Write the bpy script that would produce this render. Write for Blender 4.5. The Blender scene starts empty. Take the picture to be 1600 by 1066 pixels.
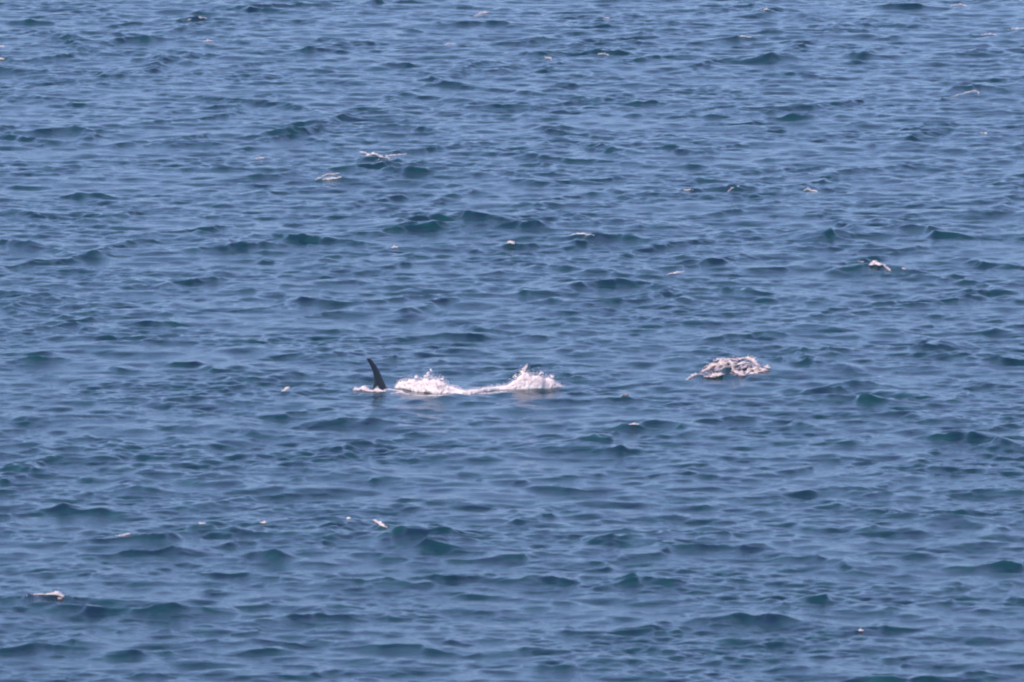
import bpy, bmesh, math
import numpy as np
from mathutils import Vector, Matrix

rng = np.random.default_rng(11)
scene = bpy.context.scene
COL = scene.collection

# ------------------------------------------------------------------ camera
CAM_H, CAM_D, FRAME_W = 42.0, 400.0, 38.0
SLANT = math.hypot(CAM_D, CAM_H)
cam_data = bpy.data.cameras.new('camera')
cam = bpy.data.objects.new('camera', cam_data)
COL.objects.link(cam)
cam.location = (0, 0, CAM_H)
cam.rotation_euler = (math.pi/2 - math.atan2(CAM_H, CAM_D), 0, 0)
cam_data.sensor_width = 36.0
cam_data.lens = 36.0*SLANT/FRAME_W
cam_data.clip_start = 1.0
cam_data.clip_end = 40000.0
cam_data.dof.use_dof = True
cam_data.dof.focus_distance = 465.0
cam_data.dof.aperture_fstop = 3.2
scene.camera = cam

# ------------------------------------------------------------------ light
SUN_EL, SUN_AZ = math.radians(44), math.radians(222)      # behind the camera, to its left
world = bpy.data.worlds.new('World')
scene.world = world
world.use_nodes = True
wn, wl = world.node_tree.nodes, world.node_tree.links
wn.clear()
sky = wn.new('ShaderNodeTexSky')
sky.sky_type = 'NISHITA'
sky.sun_disc = False
sky.sun_elevation = SUN_EL
sky.sun_rotation = SUN_AZ
sky.altitude = 0
sky.air_density = 0.6
sky.dust_density = 0.0
sky.ozone_density = 5.0
bg = wn.new('ShaderNodeBackground')
bg.inputs['Strength'].default_value = 0.1
wo = wn.new('ShaderNodeOutputWorld')
# added cloud veil, never in view: evens and tints reflections, part blue-grey, part lilac
wtc = wn.new('ShaderNodeTexCoord')
cl = wn.new('ShaderNodeTexNoise')
cl.inputs['Scale'].default_value = 5.0
cl.inputs['Detail'].default_value = 4
wl.new(wtc.outputs['Generated'], cl.inputs['Vector'])
cr = wn.new('ShaderNodeValToRGB')
cr.color_ramp.elements[0].position = 0.38
cr.color_ramp.elements[0].color = (2.1, 3.85, 7.0, 1)
cr.color_ramp.elements[1].position = 0.62
cr.color_ramp.elements[1].color = (3.4, 4.35, 7.7, 1)
wl.new(cl.outputs['Fac'], cr.inputs['Fac'])
veil = wn.new('ShaderNodeMix')
veil.data_type = 'RGBA'
veil.inputs['Factor'].default_value = 0.55
wl.new(sky.outputs['Color'], veil.inputs[6])
wl.new(cr.outputs['Color'], veil.inputs[7])
wl.new(veil.outputs[2], bg.inputs['Color'])
wl.new(bg.outputs['Background'], wo.inputs['Surface'])

sun_data = bpy.data.lights.new('sun', 'SUN')
sun_data.energy = 3.0
sun_data.angle = math.radians(0.6)
sun_data.color = (1.0, 0.86, 0.79)
sun = bpy.data.objects.new('sun', sun_data)
COL.objects.link(sun)
sun_dir = Vector((math.sin(SUN_AZ)*math.cos(SUN_EL), math.cos(SUN_AZ)*math.cos(SUN_EL), math.sin(SUN_EL)))
sun.rotation_euler = sun_dir.to_track_quat('Z', 'Y').to_euler()
sun.location = sun_dir*300

vs = scene.view_settings
vs.view_transform = 'Standard'
vs.look = 'None'
vs.exposure = 0.84
vs.gamma = 1.0
vs.use_curve_mapping = False
scene.cycles.use_denoising = True
scene.cycles.filter_width = 2.0
scene.cycles.max_bounces = 10
scene.cycles.diffuse_bounces = 8
scene.cycles.transmission_bounces = 8

# ------------------------------------------------------------------ pixel <-> place (1600 x 1066 photograph)
FW = np.array([0, CAM_D, -CAM_H])/SLANT
UP = np.array([0, CAM_H, CAM_D])/SLANT
K = SLANT/FRAME_W*1600.0

def project(x, y, z):
    dz = z - CAM_H
    d = y*FW[1] + dz*FW[2]
    return 800 + x/d*K, 533 - (y*UP[1] + dz*UP[2])/d*K, d

def on_plane(px, py, z=0.0):
    a, b = (px-800)/K, (533-py)/K
    v = FW + a*np.array([1, 0, 0]) + b*UP
    t = (z-CAM_H)/v[2]
    return v[0]*t, v[1]*t

def metres_per_pixel(y):
    return math.hypot(y, CAM_H)/K

# ------------------------------------------------------------------ materials
def new_mat(name):
    m = bpy.data.materials.new(name)
    m.use_nodes = True
    nt = m.node_tree
    p = nt.nodes['Principled BSDF']
    return m, nt, p

def noise(nt, vec, scale, detail=3, rough=0.55):
    n = nt.nodes.new('ShaderNodeTexNoise')
    n.inputs['Scale'].default_value = scale
    n.inputs['Detail'].default_value = detail
    n.inputs['Roughness'].default_value = rough
    nt.links.new(vec, n.inputs['Vector'])
    return n

def water_material():
    m, nt, p = new_mat('sea water')
    tc = nt.nodes.new('ShaderNodeTexCoord')
    big = noise(nt, tc.outputs['Object'], 0.9, 5)
    ramp = nt.nodes.new('ShaderNodeValToRGB')
    ramp.color_ramp.elements[0].position = 0.35
    ramp.color_ramp.elements[0].color = (0.005, 0.018, 0.038, 1)
    ramp.color_ramp.elements[1].position = 0.68
    ramp.color_ramp.elements[1].color = (0.005, 0.040, 0.046, 1)
    nt.links.new(big.outputs['Fac'], ramp.inputs['Fac'])
    nt.links.new(ramp.outputs['Color'], p.inputs['Base Color'])
    p.inputs['IOR'].default_value = 1.34
    p.inputs['Roughness'].default_value = 0.12
    # fine wind ripples
    mp = nt.nodes.new('ShaderNodeMapping')
    mp.inputs['Scale'].default_value = (0.4, 1.0, 1.0)
    mp.inputs['Rotation'].default_value = (0, 0, 0.25)
    nt.links.new(tc.outputs['Object'], mp.inputs['Vector'])
    rip = noise(nt, mp.outputs['Vector'], 4.5, 4, 0.6)
    cap = noise(nt, mp.outputs['Vector'], 13.0, 3, 0.6)
    both = nt.nodes.new('ShaderNodeMath')
    both.operation = 'MULTIPLY_ADD'
    both.inputs[1].default_value = 0.35
    nt.links.new(cap.outputs['Fac'], both.inputs[0])
    nt.links.new(rip.outputs['Fac'], both.inputs[2])
    b = nt.nodes.new('ShaderNodeBump')
    b.inputs['Strength'].default_value = 0.55
    b.inputs['Distance'].default_value = 0.07
    nt.links.new(both.outputs['Value'], b.inputs['Height'])
    nt.links.new(b.outputs['Normal'], p.inputs['Normal'])
    return m

def foam_material(name, c0, c1):
    m, nt, p = new_mat(name)
    tc = nt.nodes.new('ShaderNodeTexCoord')
    n = noise(nt, tc.outputs['Object'], 5.0, 4)
    ramp = nt.nodes.new('ShaderNodeValToRGB')
    ramp.color_ramp.elements[0].position = 0.38
    ramp.color_ramp.elements[0].color = (*c0, 1)
    ramp.color_ramp.elements[1].position = 0.60
    ramp.color_ramp.elements[1].color = (*c1, 1)
    nt.links.new(n.outputs['Fac'], ramp.inputs['Fac'])
    nt.links.new(ramp.outputs['Color'], p.inputs['Base Color'])
    p.inputs['Roughness'].default_value = 0.7
    tr = nt.nodes.new('ShaderNodeBsdfTranslucent')      # light passes through the bubbles
    nt.links.new(ramp.outputs['Color'], tr.inputs['Color'])
    mx = nt.nodes.new('ShaderNodeMixShader')
    mx.inputs['Fac'].default_value = 0.22
    nt.links.new(p.outputs['BSDF'], mx.inputs[1])
    nt.links.new(tr.outputs['BSDF'], mx.inputs[2])
    nt.links.new(mx.outputs['Shader'], nt.nodes['Material Output'].inputs['Surface'])
    return m

def orca_material():
    m, nt, p = new_mat('orca skin')
    tc = nt.nodes.new('ShaderNodeTexCoord')
    col = nt.nodes.new('ShaderNodeVertexColor')
    col.layer_name = 'Skin'
    n = noise(nt, tc.outputs['Object'], 6.0, 4)
    mix = nt.nodes.new('ShaderNodeMix')
    mix.data_type = 'RGBA'
    mix.blend_type = 'MULTIPLY'
    mix.inputs['Factor'].default_value = 0.35
    nt.links.new(col.outputs['Color'], mix.inputs[6])
    nt.links.new(n.outputs['Fac'], mix.inputs[7])
    nt.links.new(mix.outputs[2], p.inputs['Base Color'])
    p.inputs['Roughness'].default_value = 0.42
    return m

WATER = water_material()
FOAM = foam_material('white foam', (0.92, 0.78, 0.77), (0.98, 0.90, 0.88))
FOAM_PINK = foam_material('stirred foam', (0.86, 0.70, 0.68), (0.98, 0.88, 0.82))
FOAM_THIN = foam_material('thin stirred froth', (0.24, 0.22, 0.30), (0.46, 0.37, 0.42))
FOAM_DULL = foam_material('brownish froth', (0.16, 0.13, 0.09), (0.66, 0.52, 0.44))

# ------------------------------------------------------------------ the sea
def graded(lo, hi, step_fn, far, growth=1.7):
    a = [lo]
    while a[-1] < hi:
        a.append(a[-1] + step_fn(a[-1]))
    s, out = step_fn(a[-1]), []
    v = a[-1]
    while v < far[1]:
        s *= growth; v += s; out.append(v)
    s, pre = step_fn(lo), []
    v = lo
    while v > far[0]:
        s *= growth; v -= s; pre.append(v)
    return np.array(pre[::-1] + a + out), len(pre), len(pre)+len(a)

# columns fan out with distance, so that the mesh is as fine far away as near by
gu, iu0, iu1 = graded(-23.6, 23.6, lambda v: 0.080, (-9000, 9000))
gy, iy0, iy1 = graded(296.0, 600.0, lambda v: 0.098 + (v-296)/304*0.080, (-9000, 15000))
FAN = np.clip(gy, 296, 600)/450.0
rx = np.arange(-34.0, 34.0, 0.06)                 # rows are worked out on this even grid first
DX, DY = 0.06*1.3, np.gradient(gy)
GX = gu[None, :]*FAN[:, None]
GY = np.repeat(gy[:, None], len(gu), 1)
edge = np.clip((34.0-np.abs(rx))/3.0, 0, 1)

def to_fan(h):
    h = h*edge
    return np.stack([np.interp(GX[j], rx, h[j], left=0, right=0) for j in range(len(gy))])

def spectrum(n, lam_hi, lam_lo, B, spread, cross, mean=math.radians(-90+8)):
    lam = np.exp(np.linspace(math.log(lam_hi), math.log(lam_lo), n))
    k = 2*math.pi/lam*np.exp(rng.normal(0, 0.01, n))
    dl = math.log(lam_hi/lam_lo)/n
    kp = 2*math.pi/4.4
    amp = np.sqrt(2*B*dl)/k*np.exp(-0.5*(kp/k)**2*1.2)
    # a main wind sea and two trains that cross it
    th = mean + rng.choice([0, -cross, cross, -cross*.5, cross*.5], n) + rng.normal(0, spread, n)
    return k*np.cos(th), k*np.sin(th), k, amp, rng.uniform(0, 2*math.pi, n)

def field(spec):
    kx, ky, k, amp, ph = spec
    amp = amp*np.exp(-(np.abs(kx)*DX/1.5)**4)
    amp[amp < 1e-7] = 0
    atty = np.exp(-(np.abs(ky)[None, :]*DY[:, None]/1.6)**4)
    A = np.exp(1j*(gy[:, None]*ky[None, :] + ph))*atty
    A[np.abs(A) < 1e-5] = 0
    arg = (rx[:, None]*kx[None, :]).astype(np.float32)
    Bc, Bs = np.cos(arg), np.sin(arg)
    Ar, Ai = A.real.astype(np.float32), A.imag.astype(np.float32)
    def mul(a, b):                       # plain matmul is slow in this build of numpy
        return np.einsum('ij,kj->ik', a, b)
    def re(w):
        w = w.astype(np.float32)
        return mul(Ar*w, Bc) - mul(Ai*w, Bs)
    def im(w):
        w = w.astype(np.float32)
        return mul(Ar*w, Bs) + mul(Ai*w, Bc)
    h, dx, dy = re(amp), -im(amp*kx/k), -im(amp*ky/k)
    return h, dx, dy

def lowfield(lam_hi, lam_lo, n):
    k = 2*math.pi/rng.uniform(lam_lo, lam_hi, n)
    th = rng.uniform(0, 2*math.pi, n)
    kx, ky = k*np.cos(th)*0.7, k*np.sin(th)
    A = np.exp(1j*(gy[:, None]*ky + rng.uniform(0, 6.28, n)))
    arg = rx[:, None]*kx
    h = np.einsum('ij,kj->ik', A.real, np.cos(arg)) - np.einsum('ij,kj->ik', A.imag, np.sin(arg))
    return h/math.sqrt(n/2)

h1, dx1, dy1 = field(spectrum(560, 9.0, 0.95, 0.0066, 0.25, 1.05))
h2, dx2, dy2 = field(spectrum(1100, 0.95, 0.24, 0.0120, 0.38, 1.05))
gust = np.clip(0.85 + 0.50*lowfield(20, 5, 40), 0.2, 1.9)
# the water is smoother over the swimming orca
ox, oy = on_plane(670, 612)
gust = gust*(1-0.65*np.exp(-((rx[None, :]-ox)/3.2)**2 - ((gy[:, None]-oy)/3.5)**2))
CH = -1.25
Z = to_fan(h1 + h2*gust)
XD = to_fan(CH*(dx1 + dx2*gust))
YD = to_fan(CH*(dy1 + dy2*gust) - 1.5*h1 - 0.8*h2*gust)       # crests lean towards the camera, as the wind drives them

# steep single crests seen in the photograph: px, py of the crest, width, face height, tilt of the crest line
CRESTS = [
 (1180, 968, 130, 20, .00), (650, 836, 130, 22, .05), (705, 850, 80, 18, .18), (240, 838, 170, 14, -.05), (320, 826, 60, 14, 0),
 (420, 868, 75, 16, 0), (160, 950, 150, 14, .10), (285, 952, 60, 16, .05), (505, 960, 90, 14, 0), (55, 938, 150, 13, -.04),
 (30, 735, 90, 14, .03), (145, 795, 95, 9, 0), (230, 862, 150, 10, 0), (590, 908, 120, 9, 0), (1040, 852, 90, 12, -.15),
 (1115, 852, 110, 12, .08), (1300, 878, 100, 16, .12), (1125, 832, 70, 10, -.05), (1345, 622, 105, 18, .03), (1545, 690, 110, 22, .08),
 (1490, 683, 60, 10, 0), (920, 682, 70, 16, -.10), (1035, 664, 70, 16, .08), (968, 700, 45, 14, 0), (985, 667, 50, 12, 0),
 (1138, 652, 60, 9, -.10), (1230, 660, 75, 9, .10), (550, 658, 85, 16, .02), (385, 672, 70, 10, 0), (1285, 932, 90, 12, -.06),
 (1390, 1056, 120, 14, 0), (1030, 906, 120, 8, 0), (970, 906, 60, 10, -.1), (1350, 600, 60, 14, 0), (1270, 609, 80, 9, -.15),
 (380, 384, 120, 14, -.02), (742, 340, 90, 18, .05), (652, 345, 75, 12, -.10), (660, 354, 70, 14, -.12), (480, 372, 130, 12, .12),
 (815, 353, 80, 14, .05), (940, 372, 100, 14, .03), (895, 378, 70, 9, -.2), (655, 266, 120, 11, .02), (485, 465, 95, 9, .08),
 (722, 523, 90, 10, 0), (1130, 295, 110, 10, -.04), (1438, 357, 75, 14, .04), (1345, 418, 60, 9, -.1), (1298, 368, 55, 18, -.08),
 (1485, 366, 50, 12, .1), (1180, 524, 130, 9, -.06), (1095, 408, 70, 12, -.12), (1020, 458, 80, 12, -.18), (935, 445, 80, 16, -.08),
 (1125, 452, 70, 10, 0), (1210, 172, 40, 6, 0),
 (212, 62, 85, 14, -.04), (85, 204, 110, 10, .00), (112, 204, 50, 6, .15), (640, 200, 110, 10, .05), (628, 101, 60, 10, 0),
 (487, 77, 50, 12, 0), (397, 12, 60, 9, .05), (745, 36, 95, 11, 0), (1210, 91, 65, 13, 0), (1352, 85, 50, 10, 0),
 (1512, 139, 85, 14, -.04), (1420, 9, 95, 9, 0), (940, 82, 95, 10, .02), (835, 84, 60, 10, .04), (975, 232, 85, 8, .1),
 (1240, 182, 60, 9, 0), (155, 398, 60, 10, -.05), (150, 306, 80, 10, 0), (790, 165, 80, 6, 0), (1450, 210, 70, 9, -.2),
 (560, 258, 90, 9, -.12), (520, 282, 90, 10, 0), (1010, 160, 70, 8, 0), (1190, 18, 60, 9, -.1), (1160, 60, 50, 9, 0),
 (1430, 200, 60, 6, 0), (100, 60, 50, 6, 0), (45, 33, 60, 10, 0), (8, 106, 60, 12, .1), (300, 30, 60, 8, -.08),
 (350, 166, 60, 6, 0), (800, 383, 70, 11, -.02), (1380, 419, 60, 8, .05), (592, 248, 60, 7, .05), (975, 620, 50, 10, 0),
 (85, 936, 70, 8, 0), (596, 826, 50, 12, .2), (618, 556, 26, 9, 0), (450, 612, 40, 8, 0), (1580, 560, 110, 9, .06),
 (1290, 545, 70, 8, 0), (1440, 541, 80, 9, 0), (1510, 552, 70, 9, 0), (1265, 562, 60, 6, 0), (700, 900, 110, 10, .02),
 (1560, 880, 120, 12, -.05), (1480, 800, 110, 9, 0), (860, 905, 90, 10, 0), (880, 760, 90, 7, 0), (330, 745, 90, 8, 0),
 (60, 1010, 90, 14, 0), (230, 1055, 70, 12, 0), (640, 1010, 130, 9, .03), (1020, 985, 100, 9, -.1), (440, 1000, 120, 8, 0),
 (880, 1040, 90, 12, 0), (130, 650, 110, 8, 0), (250, 505, 90, 8, 0), (60, 560, 90, 8, 0), (280, 566, 60, 9, 0),
 (300, 440, 110, 8, -.1), (1560, 330, 90, 9, 0), (1560, 410, 90, 9, .1), (1530, 455, 80, 8, 0), (1080, 740, 120, 7, 0),
]

def add_crest(px, py, w, hp, tilt, chop=0.6):
    z0 = 0.12
    xc, yc = on_plane(px, py, z0)
    mpp = metres_per_pixel(yc)
    sin_g = CAM_H/math.hypot(yc, CAM_H)
    A = hp*mpp*0.60
    tg = tilt/sin_g
    if abs(tg) > 2.2: tg = math.copysign(2.2, tg)
    c, s = 1/math.hypot(1, tg), -tg/math.hypot(1, tg)     # crest direction on the water
    wa = w*mpp*0.50*math.hypot(1, tg)
    lf, lb = max(0.22, 1.45*A), max(0.5, 4.0*A)
    R = 2.6*max(wa, lb)
    j0, j1 = np.searchsorted(gy, [yc-R, yc+R])
    f = FAN[j0:j1]
    i0, i1 = np.searchsorted(gu, [min((xc-R)/f.min(), (xc-R)/f.max()), max((xc+R)/f.min(), (xc+R)/f.max())])
    X, Y = GX[j0:j1, i0:i1]-xc, GY[j0:j1, i0:i1]-yc
    a = X*c + Y*s
    q = -X*s + Y*c
    q = q + (0.25+0.12*wa)*np.sin(a*2.6/(0.6+wa)+px) + 0.15*np.sin(a*1.9+py) + 0.13*np.sin(a*4.7+py) + 0.06*np.sin(a*9.1+px*3)
    L = np.where(q < 0, lf, lb)
    rag = 1 + 0.22*np.sin(a*3.1/wa+py) + 0.16*np.sin(a*7.3/wa+px)
    z = A*rag*np.exp(-np.abs(a/wa)**1.6)*np.exp(-np.abs(q/L)**1.1)
    Z[j0:j1, i0:i1] += z
    XD[j0:j1, i0:i1] += chop*z*s*0.8
    YD[j0:j1, i0:i1] += -chop*z*c*0.8

for px, py, w, hp, tilt in CRESTS:
    add_crest(px, py, w*1.25, hp*1.2+1, tilt*1.3, 0.5)
# and the many lesser ones between them
for i in range(900):
    add_crest(rng.uniform(-60, 1660), rng.uniform(-30, 1100), rng.uniform(20, 95), rng.uniform(2, 6), rng.normal(0, .15))
# long low crests that run slantwise over the others
for i in range(300):
    add_crest(rng.uniform(-60, 1660), rng.uniform(-30, 1100), rng.uniform(70, 220), rng.uniform(4, 8.5), rng.choice([-1, -1, 1])*rng.uniform(.08, .30), 0.5)
# the breaking mound on the right and the swell the orca pushes
add_crest(1145, 572, 95, 22, .04, 0.6)
add_crest(1120, 584, 70, 9, -.03, 0.6)

VX, VY, VZ = GX+XD, GY+YD, Z
PX, PY, PD = project(VX, VY, np.clip(VZ, -2, 3))

def on_sea(px, py):
    """the first point of the water that the pixel of the photograph looks at"""
    x, y = on_plane(px, py, 0.0)
    j0, j1 = np.searchsorted(gy, [y-14, y+9])
    i0, i1 = np.searchsorted(gu, np.array([x-2.2, x+2.2])/(y/450))
    sl = (slice(j0, j1), slice(i0, i1))
    ex, ey, ed = np.abs(PX[sl]-px), np.abs(PY[sl]-py), PD[sl]
    for tx, ty in ((2.4, 1.2), (4, 2.5), (7, 5)):
        m = (ex < tx) & (ey < ty)
        if m.any():
            k = np.unravel_index(np.argmin(np.where(m, ed, 1e9)), ed.shape)
            return np.array([VX[sl][k], VY[sl][k], VZ[sl][k]])
    return np.array([x, y, 0.05])

def build_sea():
    ny, nx = VZ.shape
    me = bpy.data.meshes.new('sea')
    co = np.stack([VX, VY, VZ], 2).astype(np.float32).ravel()
    me.vertices.add(nx*ny)
    me.vertices.foreach_set('co', co)
    idx = np.arange(nx*ny, dtype=np.int32).reshape(ny, nx)
    q = np.stack([idx[:-1, :-1], idx[:-1, 1:], idx[1:, 1:], idx[1:, :-1]], 2).reshape(-1, 4)
    n = len(q)
    me.loops.add(n*4)
    me.loops.foreach_set('vertex_index', q.ravel())
    me.polygons.add(n)
    me.polygons.foreach_set('loop_start', np.arange(0, n*4, 4, dtype=np.int32))
    me.polygons.foreach_set('use_smooth', np.ones(n, dtype=bool))
    me.update(calc_edges=True)
    me.materials.append(WATER)
    o = bpy.data.objects.new('sea', me)
    COL.objects.link(o)
    o['kind'] = 'structure'
    return o
build_sea()

# ------------------------------------------------------------------ foam helpers
def ico():
    t = (1+5**.5)/2
    v = np.array([(-1, t, 0), (1, t, 0), (-1, -t, 0), (1, -t, 0), (0, -1, t), (0, 1, t), (0, -1, -t), (0, 1, -t), (t, 0, -1), (t, 0, 1), (-t, 0, -1), (-t, 0, 1)], float)
    v /= np.linalg.norm(v[0])
    f = np.array([(0, 11, 5), (0, 5, 1), (0, 1, 7), (0, 7, 10), (0, 10, 11), (1, 5, 9), (5, 11, 4), (11, 10, 2), (10, 7, 6), (7, 1, 8),
                  (3, 9, 4), (3, 4, 2), (3, 2, 6), (3, 6, 8), (3, 8, 9), (4, 9, 5), (2, 4, 11), (6, 2, 10), (8, 6, 7), (9, 8, 1)], int)
    return v, f
IV, IF = ico()

def lumps_mesh(name, pts, rad, squash, mat, origin, films=(), smooth=True):
    """many small uneven clots of foam joined into one mesh"""
    pts = np.asarray(pts); n = len(pts)
    v = IV[None]*(1+rng.normal(0, 0.22, (n, 12, 1)))
    ang = rng.uniform(0, 6.28, n)
    sc = np.stack([rng.uniform(0.8, 1.6, n), rng.uniform(0.8, 1.5, n), np.broadcast_to(squash, (n,))*rng.uniform(0.7, 1.3, n)], 1)
    v = v*sc[:, None, :]*np.asarray(rad)[:, None, None]
    c, s = np.cos(ang)[:, None], np.sin(ang)[:, None]
    v = np.stack([v[..., 0]*c - v[..., 1]*s, v[..., 0]*s + v[..., 1]*c, v[..., 2]], 2)
    v = (v + pts[:, None, :] - origin).reshape(-1, 3)
    f = (IF[None] + (np.arange(n)*12)[:, None, None]).reshape(-1, 3)
    f = [tuple(q) for q in f.tolist()]
    v = v.tolist()
    for line, w in films:                    # the thin film of froth that the clots ride on
        base, m = len(v), len(line)
        for i, p in enumerate(line):
            ww = w*(0.03 + max(0, math.sin(math.pi*i/(m-1)))*(.6+.4*math.sin(i*2.3+base)))
            for dy, dz in ((-ww, .0), (0, .014), (ww, .004), (0, -.03)):
                v.append((p[0]-origin[0], p[1]-origin[1]+dy, p[2]-origin[2]+dz-.006))
        for i in range(m-1):
            a, b = base+4*i, base+4*i+4
            for k in range(4):
                f.append((a+k, a+(k+1) % 4, b+(k+1) % 4, b+k))
        f.append(tuple(base+k for k in range(4))); f.append(tuple(base+4*(m-1)+3-k for k in range(4)))
    me = bpy.data.meshes.new(name)
    me.from_pydata(v, [], f)
    if smooth:
        me.polygons.foreach_set('use_smooth', np.ones(len(f), dtype=bool))
    me.materials.append(mat)
    o = bpy.data.objects.new(name, me)
    COL.objects.link(o)
    return o

def tag(o, label, cat, group=None):
    o['label'] = label
    o['category'] = cat
    if group: o['group'] = group

def streak_points(line, width_px, n, alone=True):
    """clots along a line of pixels laid on the water"""
    P = np.array(line, float)
    seg = np.hypot(*np.diff(P, axis=0).T) if len(P) > 1 else np.array([0.0])
    cum = np.concatenate([[0], np.cumsum(seg)])
    knots = [on_sea(*p) for p in P]
    # finer knots so that the streak follows the water
    out, rad = [], []
    if len(P) == 1:
        b = knots[0]; mpp = metres_per_pixel(b[1])
        for i in range(n):
            r = width_px*mpp*abs(rng.normal(0, .5)); a = rng.uniform(0, 6.28)
            out.append(b + np.array([r*math.cos(a), r*math.sin(a)*1.5, rng.uniform(0, .35)*width_px*mpp*max(0, 1-r/(width_px*mpp))]))
            rad.append(rng.uniform(.012, .036))
        w = width_px*mpp*.6
        return out, rad, (np.array([b+np.array([q*w, 0, .005]) for q in (-1, -.4, .4, 1)]), w*.8)
    m = max(3, int(cum[-1]/3))
    tt = np.linspace(0, cum[-1], m)
    fine_px = np.stack([np.interp(tt, cum, P[:, 0]), np.interp(tt, cum, P[:, 1])], 1)
    pos = np.array([on_sea(*p) for p in fine_px])
    ph = rng.uniform(0, 6.28, 3)
    def body(t):          # how thick the streak is along its length: swelling, pinched, frayed at both ends
        e = max(0.0, math.sin(math.pi*min(1, max(0, t))))**.8
        return e*max(.12, .55 + .35*math.sin(t*9+ph[0]) + .25*math.sin(t*21+ph[1]) + .15*math.sin(t*43+ph[2]))
    lim = .17*cum[-1]*metres_per_pixel(pos[0][1]) + .015 if alone else 9.0
    while len(out) < n:
        t = rng.uniform(-.04, 1.04)
        k = body(t)
        if rng.uniform() > k + .10:
            continue
        g = min(1, max(0, t))*(m-1); a = int(min(g, m-2)); fr = g-a
        b = pos[a]*(1-fr) + pos[a+1]*fr
        mpp = metres_per_pixel(b[1])
        w = width_px*mpp*k
        off = rng.normal(0, .5) if rng.uniform() < .75 else np.clip(rng.normal(0, .7), -1.0, 1.0)
        out.append(b + np.array([rng.normal(0, .03), float(np.clip(off*(w+.02)*3.2, -lim, lim)), abs(rng.normal(0, .5))*w*max(0.1, 1-abs(off))+.004]))
        rad.append(rng.uniform(.007, .024)*max(.35, 1-.4*abs(off)))
    films = (np.array([p + np.array([0, .10*width_px*mpp*math.sin(i*1.7+ph[0]), 0]) for i, p in enumerate(pos)]), (width_px*metres_per_pixel(pos[0][1])+.02)*.5)
    return out, rad, films

def whitecap(streaks, label, mat=FOAM, name='whitecap', group='small whitecaps on the sea', cat='whitecap'):
    """one streak: one mesh; several: an Empty with each streak a part"""
    got = [streak_points(l_, w_, int(n_*(1.15 if w_ > 3.4 else .5)), len(streaks) == 1) for l_, w_, n_ in streaks]
    org = np.concatenate([np.array(g[0]) for g in got]).mean(0)
    if len(got) == 1:
        o = lumps_mesh(name, np.array(got[0][0]), np.array(got[0][1]), .7, mat, org, [got[0][2]])
    else:
        o = bpy.data.objects.new(name, None)
        o.empty_display_size = .2
        COL.objects.link(o)
        for g in got:
            c = lumps_mesh('foam_streak', np.array(g[0]), np.array(g[1]), .7, mat, org, [g[2]])
            c.parent = o
            c['kind'] = 'stuff'         # clots too small to pick apart
    o.location = org
    tag(o, label, cat, group)
    return o

def noise1(x, seed, octs=((0.05, 1.0), (0.13, .6), (0.31, .4), (0.7, .25))):
    r = np.random.default_rng(seed)
    return sum(a*math.sin(x*f*6.28+r.uniform(0, 6.28)) for f, a in octs)/1.2

def melted(raw, name, voxel, smooth):
    """clots run together into one lumpy skin"""
    md = raw.modifiers.new('remesh', 'REMESH'); md.mode = 'VOXEL'; md.voxel_size = voxel
    sm = raw.modifiers.new('smooth', 'SMOOTH'); sm.iterations = smooth; sm.factor = .5
    me = bpy.data.meshes.new_from_object(raw.evaluated_get(bpy.context.evaluated_depsgraph_get()))
    old = raw.data
    bpy.data.objects.remove(raw); bpy.data.meshes.remove(old)
    me.name = name
    me.polygons.foreach_set('use_smooth', np.ones(len(me.polygons), dtype=bool))
    o = bpy.data.objects.new(name, me); COL.objects.link(o)
    return o

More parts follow.
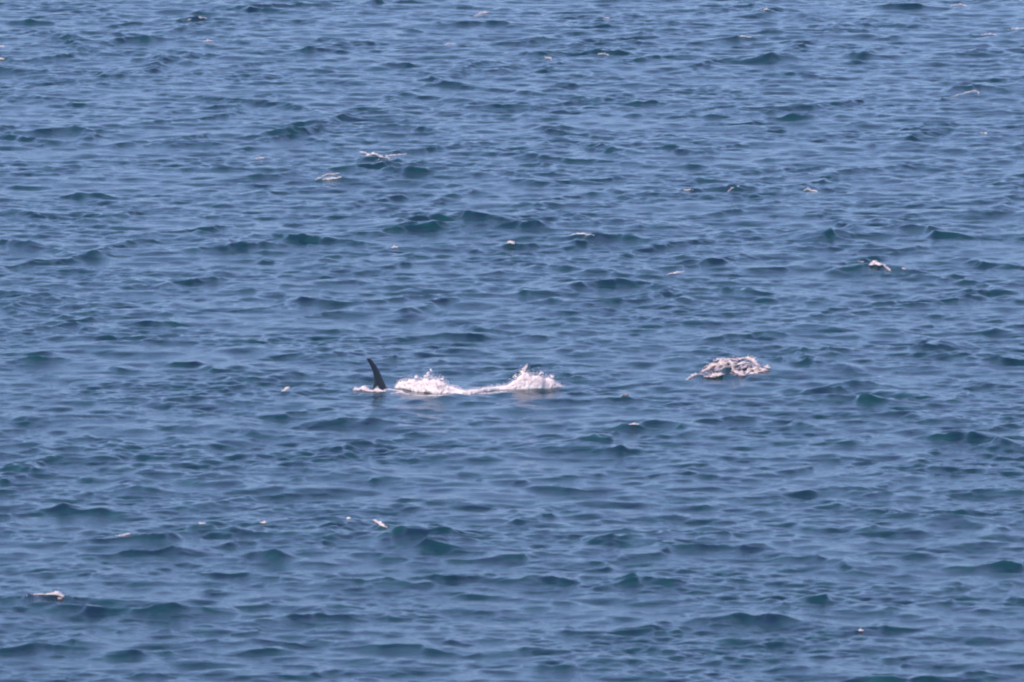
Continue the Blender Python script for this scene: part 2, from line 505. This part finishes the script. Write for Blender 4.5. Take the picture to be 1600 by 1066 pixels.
def splash(name, prof, n, seed, label, jets, depth=0.55, droplets=4500):
    """prof: px, py of the top, py of the foot; clots fill the mound and thin out towards its ragged top"""
    prof = np.array(prof, float)
    pts, rad, fine_p, fine_r = [], [], [], []
    base_px = np.linspace(prof[0, 0], prof[-1, 0], 40)
    foot_y = np.interp(base_px, prof[:, 0], prof[:, 2])
    base = np.array([on_sea(a, b) for a, b in zip(base_px, foot_y)])
    # keep the row of feet steady in depth
    ys = np.array([on_plane(a, b, 0.03)[1] for a, b in zip(base_px, foot_y)])
    base[:, 1] = ys
    base[:, 0] = [on_plane(a, b, 0.03)[0] for a, b in zip(base_px, foot_y)]
    def at(px):
        return np.array([np.interp(px, base_px, base[:, i]) for i in range(2)] + [0.0])
    wgt = np.interp(np.linspace(prof[0, 0], prof[-1, 0], 200), prof[:, 0], prof[:, 2]-prof[:, 1]) + 3
    cdf = np.cumsum(wgt)/wgt.sum()
    for i in range(n):
        px = np.interp(rng.uniform(), cdf, np.linspace(prof[0, 0], prof[-1, 0], 200))
        top = (np.interp(px, prof[:, 0], prof[:, 2]) - np.interp(px, prof[:, 0], prof[:, 1]))
        top = max(1.5, top*(0.88 + 0.10*noise1(px, seed)))
        b = at(px); mpp = metres_per_pixel(b[1])
        t = rng.beta(1.0, 1.25)
        d = rng.normal(0, depth*(1-0.75*t)*min(1, top/14))
        pts.append(b + np.array([rng.normal(0, .015), abs(d)*0.9+0.0, t*top*mpp - 0.03 - max(0, d)*0.0]))
        rad.append(rng.uniform(.016, .050)*(1.15-0.75*t))
    for i in range(droplets):
        px = np.interp(rng.uniform(), cdf, np.linspace(prof[0, 0], prof[-1, 0], 200)) + rng.normal(0, 3)
        top = (np.interp(px, prof[:, 0], prof[:, 2]) - np.interp(px, prof[:, 0], prof[:, 1]))
        b = at(px); mpp = metres_per_pixel(b[1])
        t = 0.5 + abs(rng.normal(0, .26))
        fine_p.append(b + np.array([rng.normal(0, .06), rng.normal(0.1, .3), max(0.05, t*top*mpp)]))
        fine_r.append(rng.uniform(.003, .009))
    for (x0, y0, x1, y1, w, m) in jets:
        for i in range(m//2):
            t = rng.uniform()**0.8*.9
            px = x0+(x1-x0)*t + rng.normal(0, w*(1-.5*t)) + 1.5*math.sin(t*9+x0)
            py = y0+(y1-y0)*t + rng.normal(0, w*.8)
            b = at(px); mpp = metres_per_pixel(b[1])
            foot = np.interp(px, prof[:, 0], prof[:, 2])
            fine_p.append(b + np.array([0, rng.normal(.15, .06), (foot-py)*mpp]))
            fine_r.append(rng.uniform(.014, .034)*(1-.45*t))
    pts, rad = np.array(pts), np.array(rad)
    org = pts.mean(0); org[2] = 0
    raw = lumps_mesh(name+'_raw', pts, rad, rng.uniform(1.0, 2.2, len(pts)), FOAM, org)
    o = melted(raw, name, .022, 9)
    o.location = org
    tag(o, label, 'splash', 'splashes around the orca')
    s = lumps_mesh('spray', np.array(fine_p), np.array(fine_r), 1.0, FOAM, org)
    s.parent = o
    s['kind'] = 'stuff'
    return o

# ------------------------------------------------------------------ the orca
def build_orca():
    bm = bmesh.new()
    def ring(c, ry, rz, n=20, p=2.0):
        out = []
        for i in range(n):
            a = 2*math.pi*i/n
            out.append(bm.verts.new((c[0], c[1]+ry*math.copysign(abs(math.cos(a))**(2/p), math.cos(a)), c[2]+rz*math.copysign(abs(math.sin(a))**(2/p), math.sin(a)))))
        return out
    def loft(rings):
        for r0, r1 in zip(rings, rings[1:]):
            n = len(r0)
            for i in range(n):
                bm.faces.new((r0[i], r0[(i+1) % n], r1[(i+1) % n], r1[i]))
        bm.faces.new(rings[0][::-1]); bm.faces.new(rings[-1])
    # head at +x, back at z = 0
    spine = [(3.02, .10, .10, -.62), (2.9, .24, .24, -.60), (2.6, .42, .42, -.55), (2.1, .58, .58, -.56), (1.4, .70, .70, -.66), (.6, .75, .74, -.73),
             (-.2, .70, .70, -.71), (-1.0, .56, .60, -.66), (-1.8, .36, .44, -.60), (-2.4, .20, .30, -.58), (-2.9, .11, .19, -.60), (-3.2, .07, .10, -.62)]
    loft([ring((x, 0, z), ry, rz) for x, ry, rz, z in spine])
    # dorsal fin: tall, narrow, its tip swept back
    fin = []
    FT = [-.25, 0, .15, .3, .45, .6, .75, .88, .96, 1.0]
    for t in FT:
        zc = 1.10*t
        tr = np.interp(t, [-.25, 0, .35, .65, .9, 1], [-.36, -.27, -.20, -.28, -.45, -.54])
        le = np.interp(t, [-.25, 0, .25, .55, .75, .9, 1], [.64, .36, .20, .05, -.09, -.23, -.345])
        r_ = ring(((tr+le)/2, 0, zc), max(.022, .085*(1-.72*t)), (le-tr)/2, 16)
        for v in r_:
            xoff = v.co.z - zc
            v.co.x += xoff; v.co.z = zc
        fin.append(r_)
    loft(fin)
    # pectoral fins and flukes
    for s in (-1, 1):
        pec = []
        for k in range(6):
            t = k/5
            ch = .34*(math.sin(math.pi*(.30+.62*t)))+.06
            pec.append(ring((1.55-.55*t, s*(.55+1.0*t), -.95-.35*t), ch, .05*(1-.5*t), 12))
        for k, r in enumerate(pec):
            yc = s*(.55+1.0*k/5)
            for v in r:
                d = v.co.y-yc; v.co.x += d; v.co.y = yc
        loft(pec)
        fl = []
        for k in range(6):
            t = k/5
            ch = .30*(1-t)**.8+.05
            fl.append(ring((-3.15-.42*t**1.4, s*(.02+.85*t), -.60), ch, .045*(1-.6*t), 12))
        for k, r in enumerate(fl):
            yc = s*(.02+.85*k/5)
            for v in r:
                d = v.co.y-yc; v.co.x += d; v.co.y = yc
        loft(fl)
    bmesh.ops.recalc_face_normals(bm, faces=bm.faces)
    me = bpy.data.meshes.new('orca_shape'); bm.to_mesh(me); bm.free()
    tmp = bpy.data.objects.new('orca_shape', me); COL.objects.link(tmp)
    md = tmp.modifiers.new('remesh', 'REMESH'); md.mode = 'VOXEL'; md.voxel_size = 0.026
    sm = tmp.modifiers.new('smooth', 'SMOOTH'); sm.iterations = 3; sm.factor = .4
    dg = bpy.context.evaluated_depsgraph_get()
    me2 = bpy.data.meshes.new_from_object(tmp.evaluated_get(dg))
    bpy.data.objects.remove(tmp); bpy.data.meshes.remove(me)
    me2.name = 'orca'
    n = len(me2.vertices)
    co = np.empty(n*3, np.float32); me2.vertices.foreach_get('co', co); co = co.reshape(-1, 3)
    colr = np.tile(np.array([.016, .028, .040, 1], np.float32), (n, 1))
    x, y, z = co.T
    belly = z < -1.05 + .12*np.sin(x*2.2)
    belly |= (z < -.72) & (x > 2.0)
    belly &= (np.abs(y) < .72)
    eye = ((x-2.05)/.34)**2 + ((z+.42)/.13)**2 < 1
    eye &= np.abs(y) > .3
    saddle = ((x+.75)/.50)**2 + ((z+.10)/.22)**2 < 1
    colr[saddle & (np.abs(y) < .6), :3] = .16
    colr[belly | eye, :3] = .75
    at = me2.color_attributes.new('Skin', 'FLOAT_COLOR', 'POINT')
    at.data.foreach_set('color', colr.ravel())
    me2.polygons.foreach_set('use_smooth', np.ones(len(me2.polygons), dtype=bool))
    me2.materials.append(orca_material())
    o = bpy.data.objects.new('orca', me2); COL.objects.link(o)
    base = on_sea(592, 606)
    x, y = on_plane(592, 606.5, base[2])
    o.location = (x, y, base[2]-.02)
    o.rotation_euler = (math.radians(-3), math.radians(1), math.radians(34))
    tag(o, 'black orca at the surface, only its tall back-swept dorsal fin showing', 'orca')
    return o
build_orca()

# ------------------------------------------------------------------ splashes
splash('water_splash',
       [(619, 601, 606), (626, 592, 606), (640, 590, 608), (655, 590, 610), (665, 588, 611), (672, 586, 612), (684, 590, 613), (693, 592, 613), (700, 600, 613), (712, 603, 613), (722, 608, 614), (735, 610, 614)],
       5200, 3, 'low white splash just right of the dorsal fin, a thin jet on top',
       [(664, 589, 671, 581, 1.1, 60), (669, 584, 675, 576, .8, 30), (650, 590, 652, 586, 1, 20), (690, 592, 693, 589, 1, 16)])
splash('water_splash',
       [(733, 608, 613), (748, 606, 612), (765, 603, 609.5), (778, 602, 608), (795, 599, 608), (803, 592, 608), (808, 586, 608), (814, 579, 608), (822, 576, 608), (830, 581, 608), (838, 583, 608), (846, 584, 608), (854, 587, 607), (864, 589, 607), (870, 596, 606.5), (878, 602, 606)],
       6800, 8, 'tall pointed white splash to the right of the orca, trailing a foam band towards it',
       [(816, 580, 822, 572, 1.6, 60), (822, 573, 823, 568, .8, 16), (844, 584, 848, 580, .9, 26), (805, 589, 803, 584, 1, 16), (860, 589, 864, 586, 1, 18)])

whitecap([([(552, 609), (560, 608), (566, 606), (575, 610), (590, 611), (604, 611)], 4.5, 620), ([(553, 608), (557, 606)], 3, 80), ([(563, 607), (566, 604), (570, 607)], 4, 130),
          ([(585, 609), (593, 608), (596, 611)], 4, 160), ([(600, 608), (615, 608), (632, 612)], 1.6, 170), ([(612, 614), (625, 612), (640, 616)], 1.6, 120),
          ([(645, 617), (670, 618), (705, 616)], 1.3, 110), ([(740, 615), (765, 613), (792, 611)], 1.2, 90)],
         'thin line of white foam around the foot of the black dorsal fin', FOAM, 'foam_trail', None, 'foam')

# ------------------------------------------------------------------ breaking crest on the right
BREAK = [
 ([(1073, 592), (1083, 587), (1092, 583)], 2.0, 150), ([(1096, 580), (1105, 576), (1114, 572), (1126, 568)], 3.2, 320),
 ([(1102, 589), (1113, 588), (1122, 586), (1130, 584)], 3.4, 330),
 ([(1118, 574), (1130, 568), (1138, 566), (1142, 566)], 3.2, 300), ([(1142, 567), (1145, 574), (1148, 579)], 3.0, 190), ([(1146, 580), (1155, 583), (1165, 585)], 4.4, 340),
 ([(1154, 561), (1161, 559), (1168, 559), (1176, 563), (1184, 569)], 4.0, 460), ([(1146, 570), (1150, 565)], 2.0, 60),
 ([(1163, 584), (1171, 579), (1180, 575), (1190, 577), (1198, 578)], 3.6, 400), ([(1196, 573), (1201, 574)], 2.8, 80), ([(1172, 583), (1184, 581), (1196, 578)], 2.8, 260),
 ([(1116, 564), (1124, 561), (1138, 561), (1150, 560)], 2.2, 220), ([(1122, 577), (1134, 573), (1140, 571)], 1.8, 120),
 ([(1150, 571), (1160, 567), (1170, 566)], 2.6, 150), ([(1152, 577), (1164, 574), (1174, 570)], 2.0, 120), ([(1118, 568), (1128, 564), (1140, 563)], 2.6, 130),
]
def veil_of(poly, n, mat, org):
    P = np.array(poly, float)
    lo, hi = P.min(0), P.max(0)
    pts, rad = [], []
    while len(pts) < n:
        x, y = rng.uniform(lo, hi)
        inside = False
        for (xa, ya), (xb, yb) in zip(P, np.roll(P, 1, 0)):
            if (ya > y) != (yb > y) and x < (xb-xa)*(y-ya)/(yb-ya)+xa:
                inside = not inside
        if not inside or rng.uniform() > .45 + .55*math.sin(x*.42+y*.9)*math.sin(x*.17-y*.55+1):
            continue
        p = on_sea(x, y)
        for _ in range(8):
            pts.append(p + np.array([rng.normal(0, .05), rng.normal(0, .14)+.03, rng.uniform(-.012, .022)]))
            rad.append(rng.uniform(.016, .032))
    raw = lumps_mesh('foam_veil_raw', np.array(pts), np.array(rad), .7, mat, org)
    o = melted(raw, 'foam_veil', .018, 4)
    o['kind'] = 'stuff'
    return o
crest_foam = whitecap([(l_, w_*1.35, int(n_*1.5)) for l_, w_, n_ in BREAK], 'large breaking crest laced with pinkish white foam, right of the two splashes', FOAM_PINK, 'breaking_crest', None, 'breaking wave')
veil = veil_of([(1088, 584), (1100, 574), (1116, 561), (1150, 556), (1172, 558), (1190, 568), (1204, 574), (1188, 584), (1160, 588), (1140, 583), (1112, 590)], 1700, FOAM_THIN, np.array(crest_foam.location))
veil.parent = crest_foam

# ------------------------------------------------------------------ small whitecaps
S = whitecap
S([([(562, 236), (570, 239), (578, 241)], 2.4, 130), ([(572, 243), (580, 240)], 2, 60), ([(581, 239), (590, 241)], 4, 170), ([(590, 242), (606, 243), (622, 241), (634, 240)], 1.4, 160), ([(588, 250), (594, 245), (604, 245), (612, 250)], 1.6, 130)],
  'forked lacy whitecap above the centre left, the largest of the upper half')
S([([(492, 280), (504, 275), (516, 272), (530, 270)], 1.8, 190), ([(506, 280), (516, 280), (524, 278), (531, 276)], 3.0, 230)],
  'flat pinkish whitecap just below and left of the forked lacy one', FOAM_PINK)
S([([(1361, 413), (1369, 411), (1378, 414)], 7.5, 620), ([(1368, 412)], 4.0, 160), ([(1378, 414), (1386, 417), (1394, 423)], 3.0, 190), ([(1408, 418), (1412, 420)], 1.6, 40)],
  'bright white whitecap with a short tail near the right edge, mid height')
S([([(1342, 408), (1350, 409)], 2.4, 60)], 'faint white fleck just left of the bright whitecap near the right edge')
S([([(72, 928), (84, 927), (93, 928), (101, 933)], 4.2, 330), ([(92, 934), (96, 936)], 3, 70), ([(45, 930), (60, 929), (72, 929)], 1.5, 80)],
  'pinkish white whitecap on a dark crest at the lower left edge')
S([([(584, 812), (592, 817), (602, 824)], 4.2, 260)], 'slanting white whitecap streak on the dark crest below the orca')
S([([(546, 809)], 3.2, 60)], 'small pinkish fleck just left of the slanting white streak', FOAM_PINK)
S([([(406, 817), (418, 816)], 2.8, 90)], 'small pale fleck in the lower left, between a pink fleck and a fainter one', FOAM_PINK)
S([([(312, 818), (322, 817)], 2.2, 50)], 'faint pale fleck on the crest at lower left, third from the slanting streak')
S([([(184, 837), (198, 835), (206, 833)], 2.0, 70)], 'faint white streak at the left end of the lower left crest')
S([([(1256, 297), (1264, 295), (1276, 299)], 2.6, 110)], 'small white whitecap at upper right above the bright one')
S([([(793, 381), (798, 379), (803, 382)], 4.4, 170)], 'round white whitecap on a peaked crest at the centre of the upper half')
S([([(612, 386), (620, 385)], 2.6, 80)], 'small white fleck left of the round whitecap on the peaked crest')
S([([(893, 366), (902, 364), (912, 366), (926, 367)], 2.0, 150)], 'thin broken white streak right of the round whitecap on the peaked crest')
S([([(1040, 429), (1052, 426), (1068, 423)], 1.8, 110), ([(1052, 426)], 2.2, 30)], 'thin white streak near the centre right, below a peaked dark crest')
S([([(443, 611), (448, 607), (452, 604)], 4.0, 130)], 'small pinkish fleck alone on the water left of the dorsal fin', FOAM_PINK)
S([([(972, 618), (982, 616)], 3.6, 150)], 'small dull brownish fleck on the water between the tall splash and the breaking crest', FOAM_DULL)
S([([(984, 664), (990, 663), (998, 664)], 3.2, 120)], 'small white whitecap below the dull brownish fleck')
S([([(-4, 71), (5, 72)], 4.4, 120)], 'white fleck cut by the left edge near the top, upper of two')
S([([(-3, 92), (6, 92)], 3.6, 110)], 'white fleck cut by the left edge near the top, lower of two')
S([([(294, 31), (306, 28), (323, 28)], 2.4, 150)], 'white crest line near the top edge in the left quarter')
S([([(320, 64), (330, 63)], 2.8, 80)], 'small white fleck just below the white crest line at upper left')
S([([(744, 21), (756, 19), (766, 18)], 2.8, 130), ([(740, 24), (752, 23)], 1.6, 40)], 'pinkish whitecap at the top edge left of the middle', FOAM_PINK)
S([([(696, 70), (704, 67), (710, 69)], 2.0, 60)], 'pale fleck below the pinkish whitecap near the top edge')
S([([(849, 88), (856, 90), (862, 93)], 2.6, 90)], 'small white fleck near the top, just right of the middle')
S([([(934, 84), (944, 83), (952, 85)], 2.4, 80)], 'pale whitecap on a dark crest near the top, right of the small white fleck')
S([([(943, 28), (952, 27)], 1.8, 40)], 'thin pale streak near the top edge right of the middle')
S([([(1153, 57), (1162, 57), (1172, 57)], 2.6, 120)], 'white whitecap near the top in the right half, on a short dark crest')
S([([(1188, 16), (1196, 14), (1202, 15)], 2.2, 70)], 'small white fleck on a crest at the top edge, right half')
S([([(1484, 9), (1494, 6), (1510, 8)], 2.2, 110)], 'white broken streak at the top edge near the right corner')
S([([(1534, 55), (1548, 52), (1556, 54)], 2.4, 100)], 'pale whitecap at upper right below the corner streak')
S([([(1576, 46), (1584, 44), (1598, 43)], 1.6, 60)], 'pale line touching the right edge near the top')
S([([(1488, 150), (1505, 145), (1522, 141), (1532, 145)], 1.8, 150)], 'curved white line on a dark crest at upper right')
S([([(1533, 207), (1541, 208)], 2.6, 80)], 'small bright fleck near the right edge below the curved white line')
S([([(400, 247), (411, 246)], 2.0, 60)], 'small pale streak left of the forked lacy whitecap')
S([([(1344, 984), (1350, 985)], 2.6, 60)], 'small white fleck in the lower right water')
S([([(1135, 299), (1148, 292), (1156, 291)], 1.1, 50), ([(1068, 297), (1082, 296)], 1.8, 50)], 'thin pale line on the long crest right of the middle of the upper half')
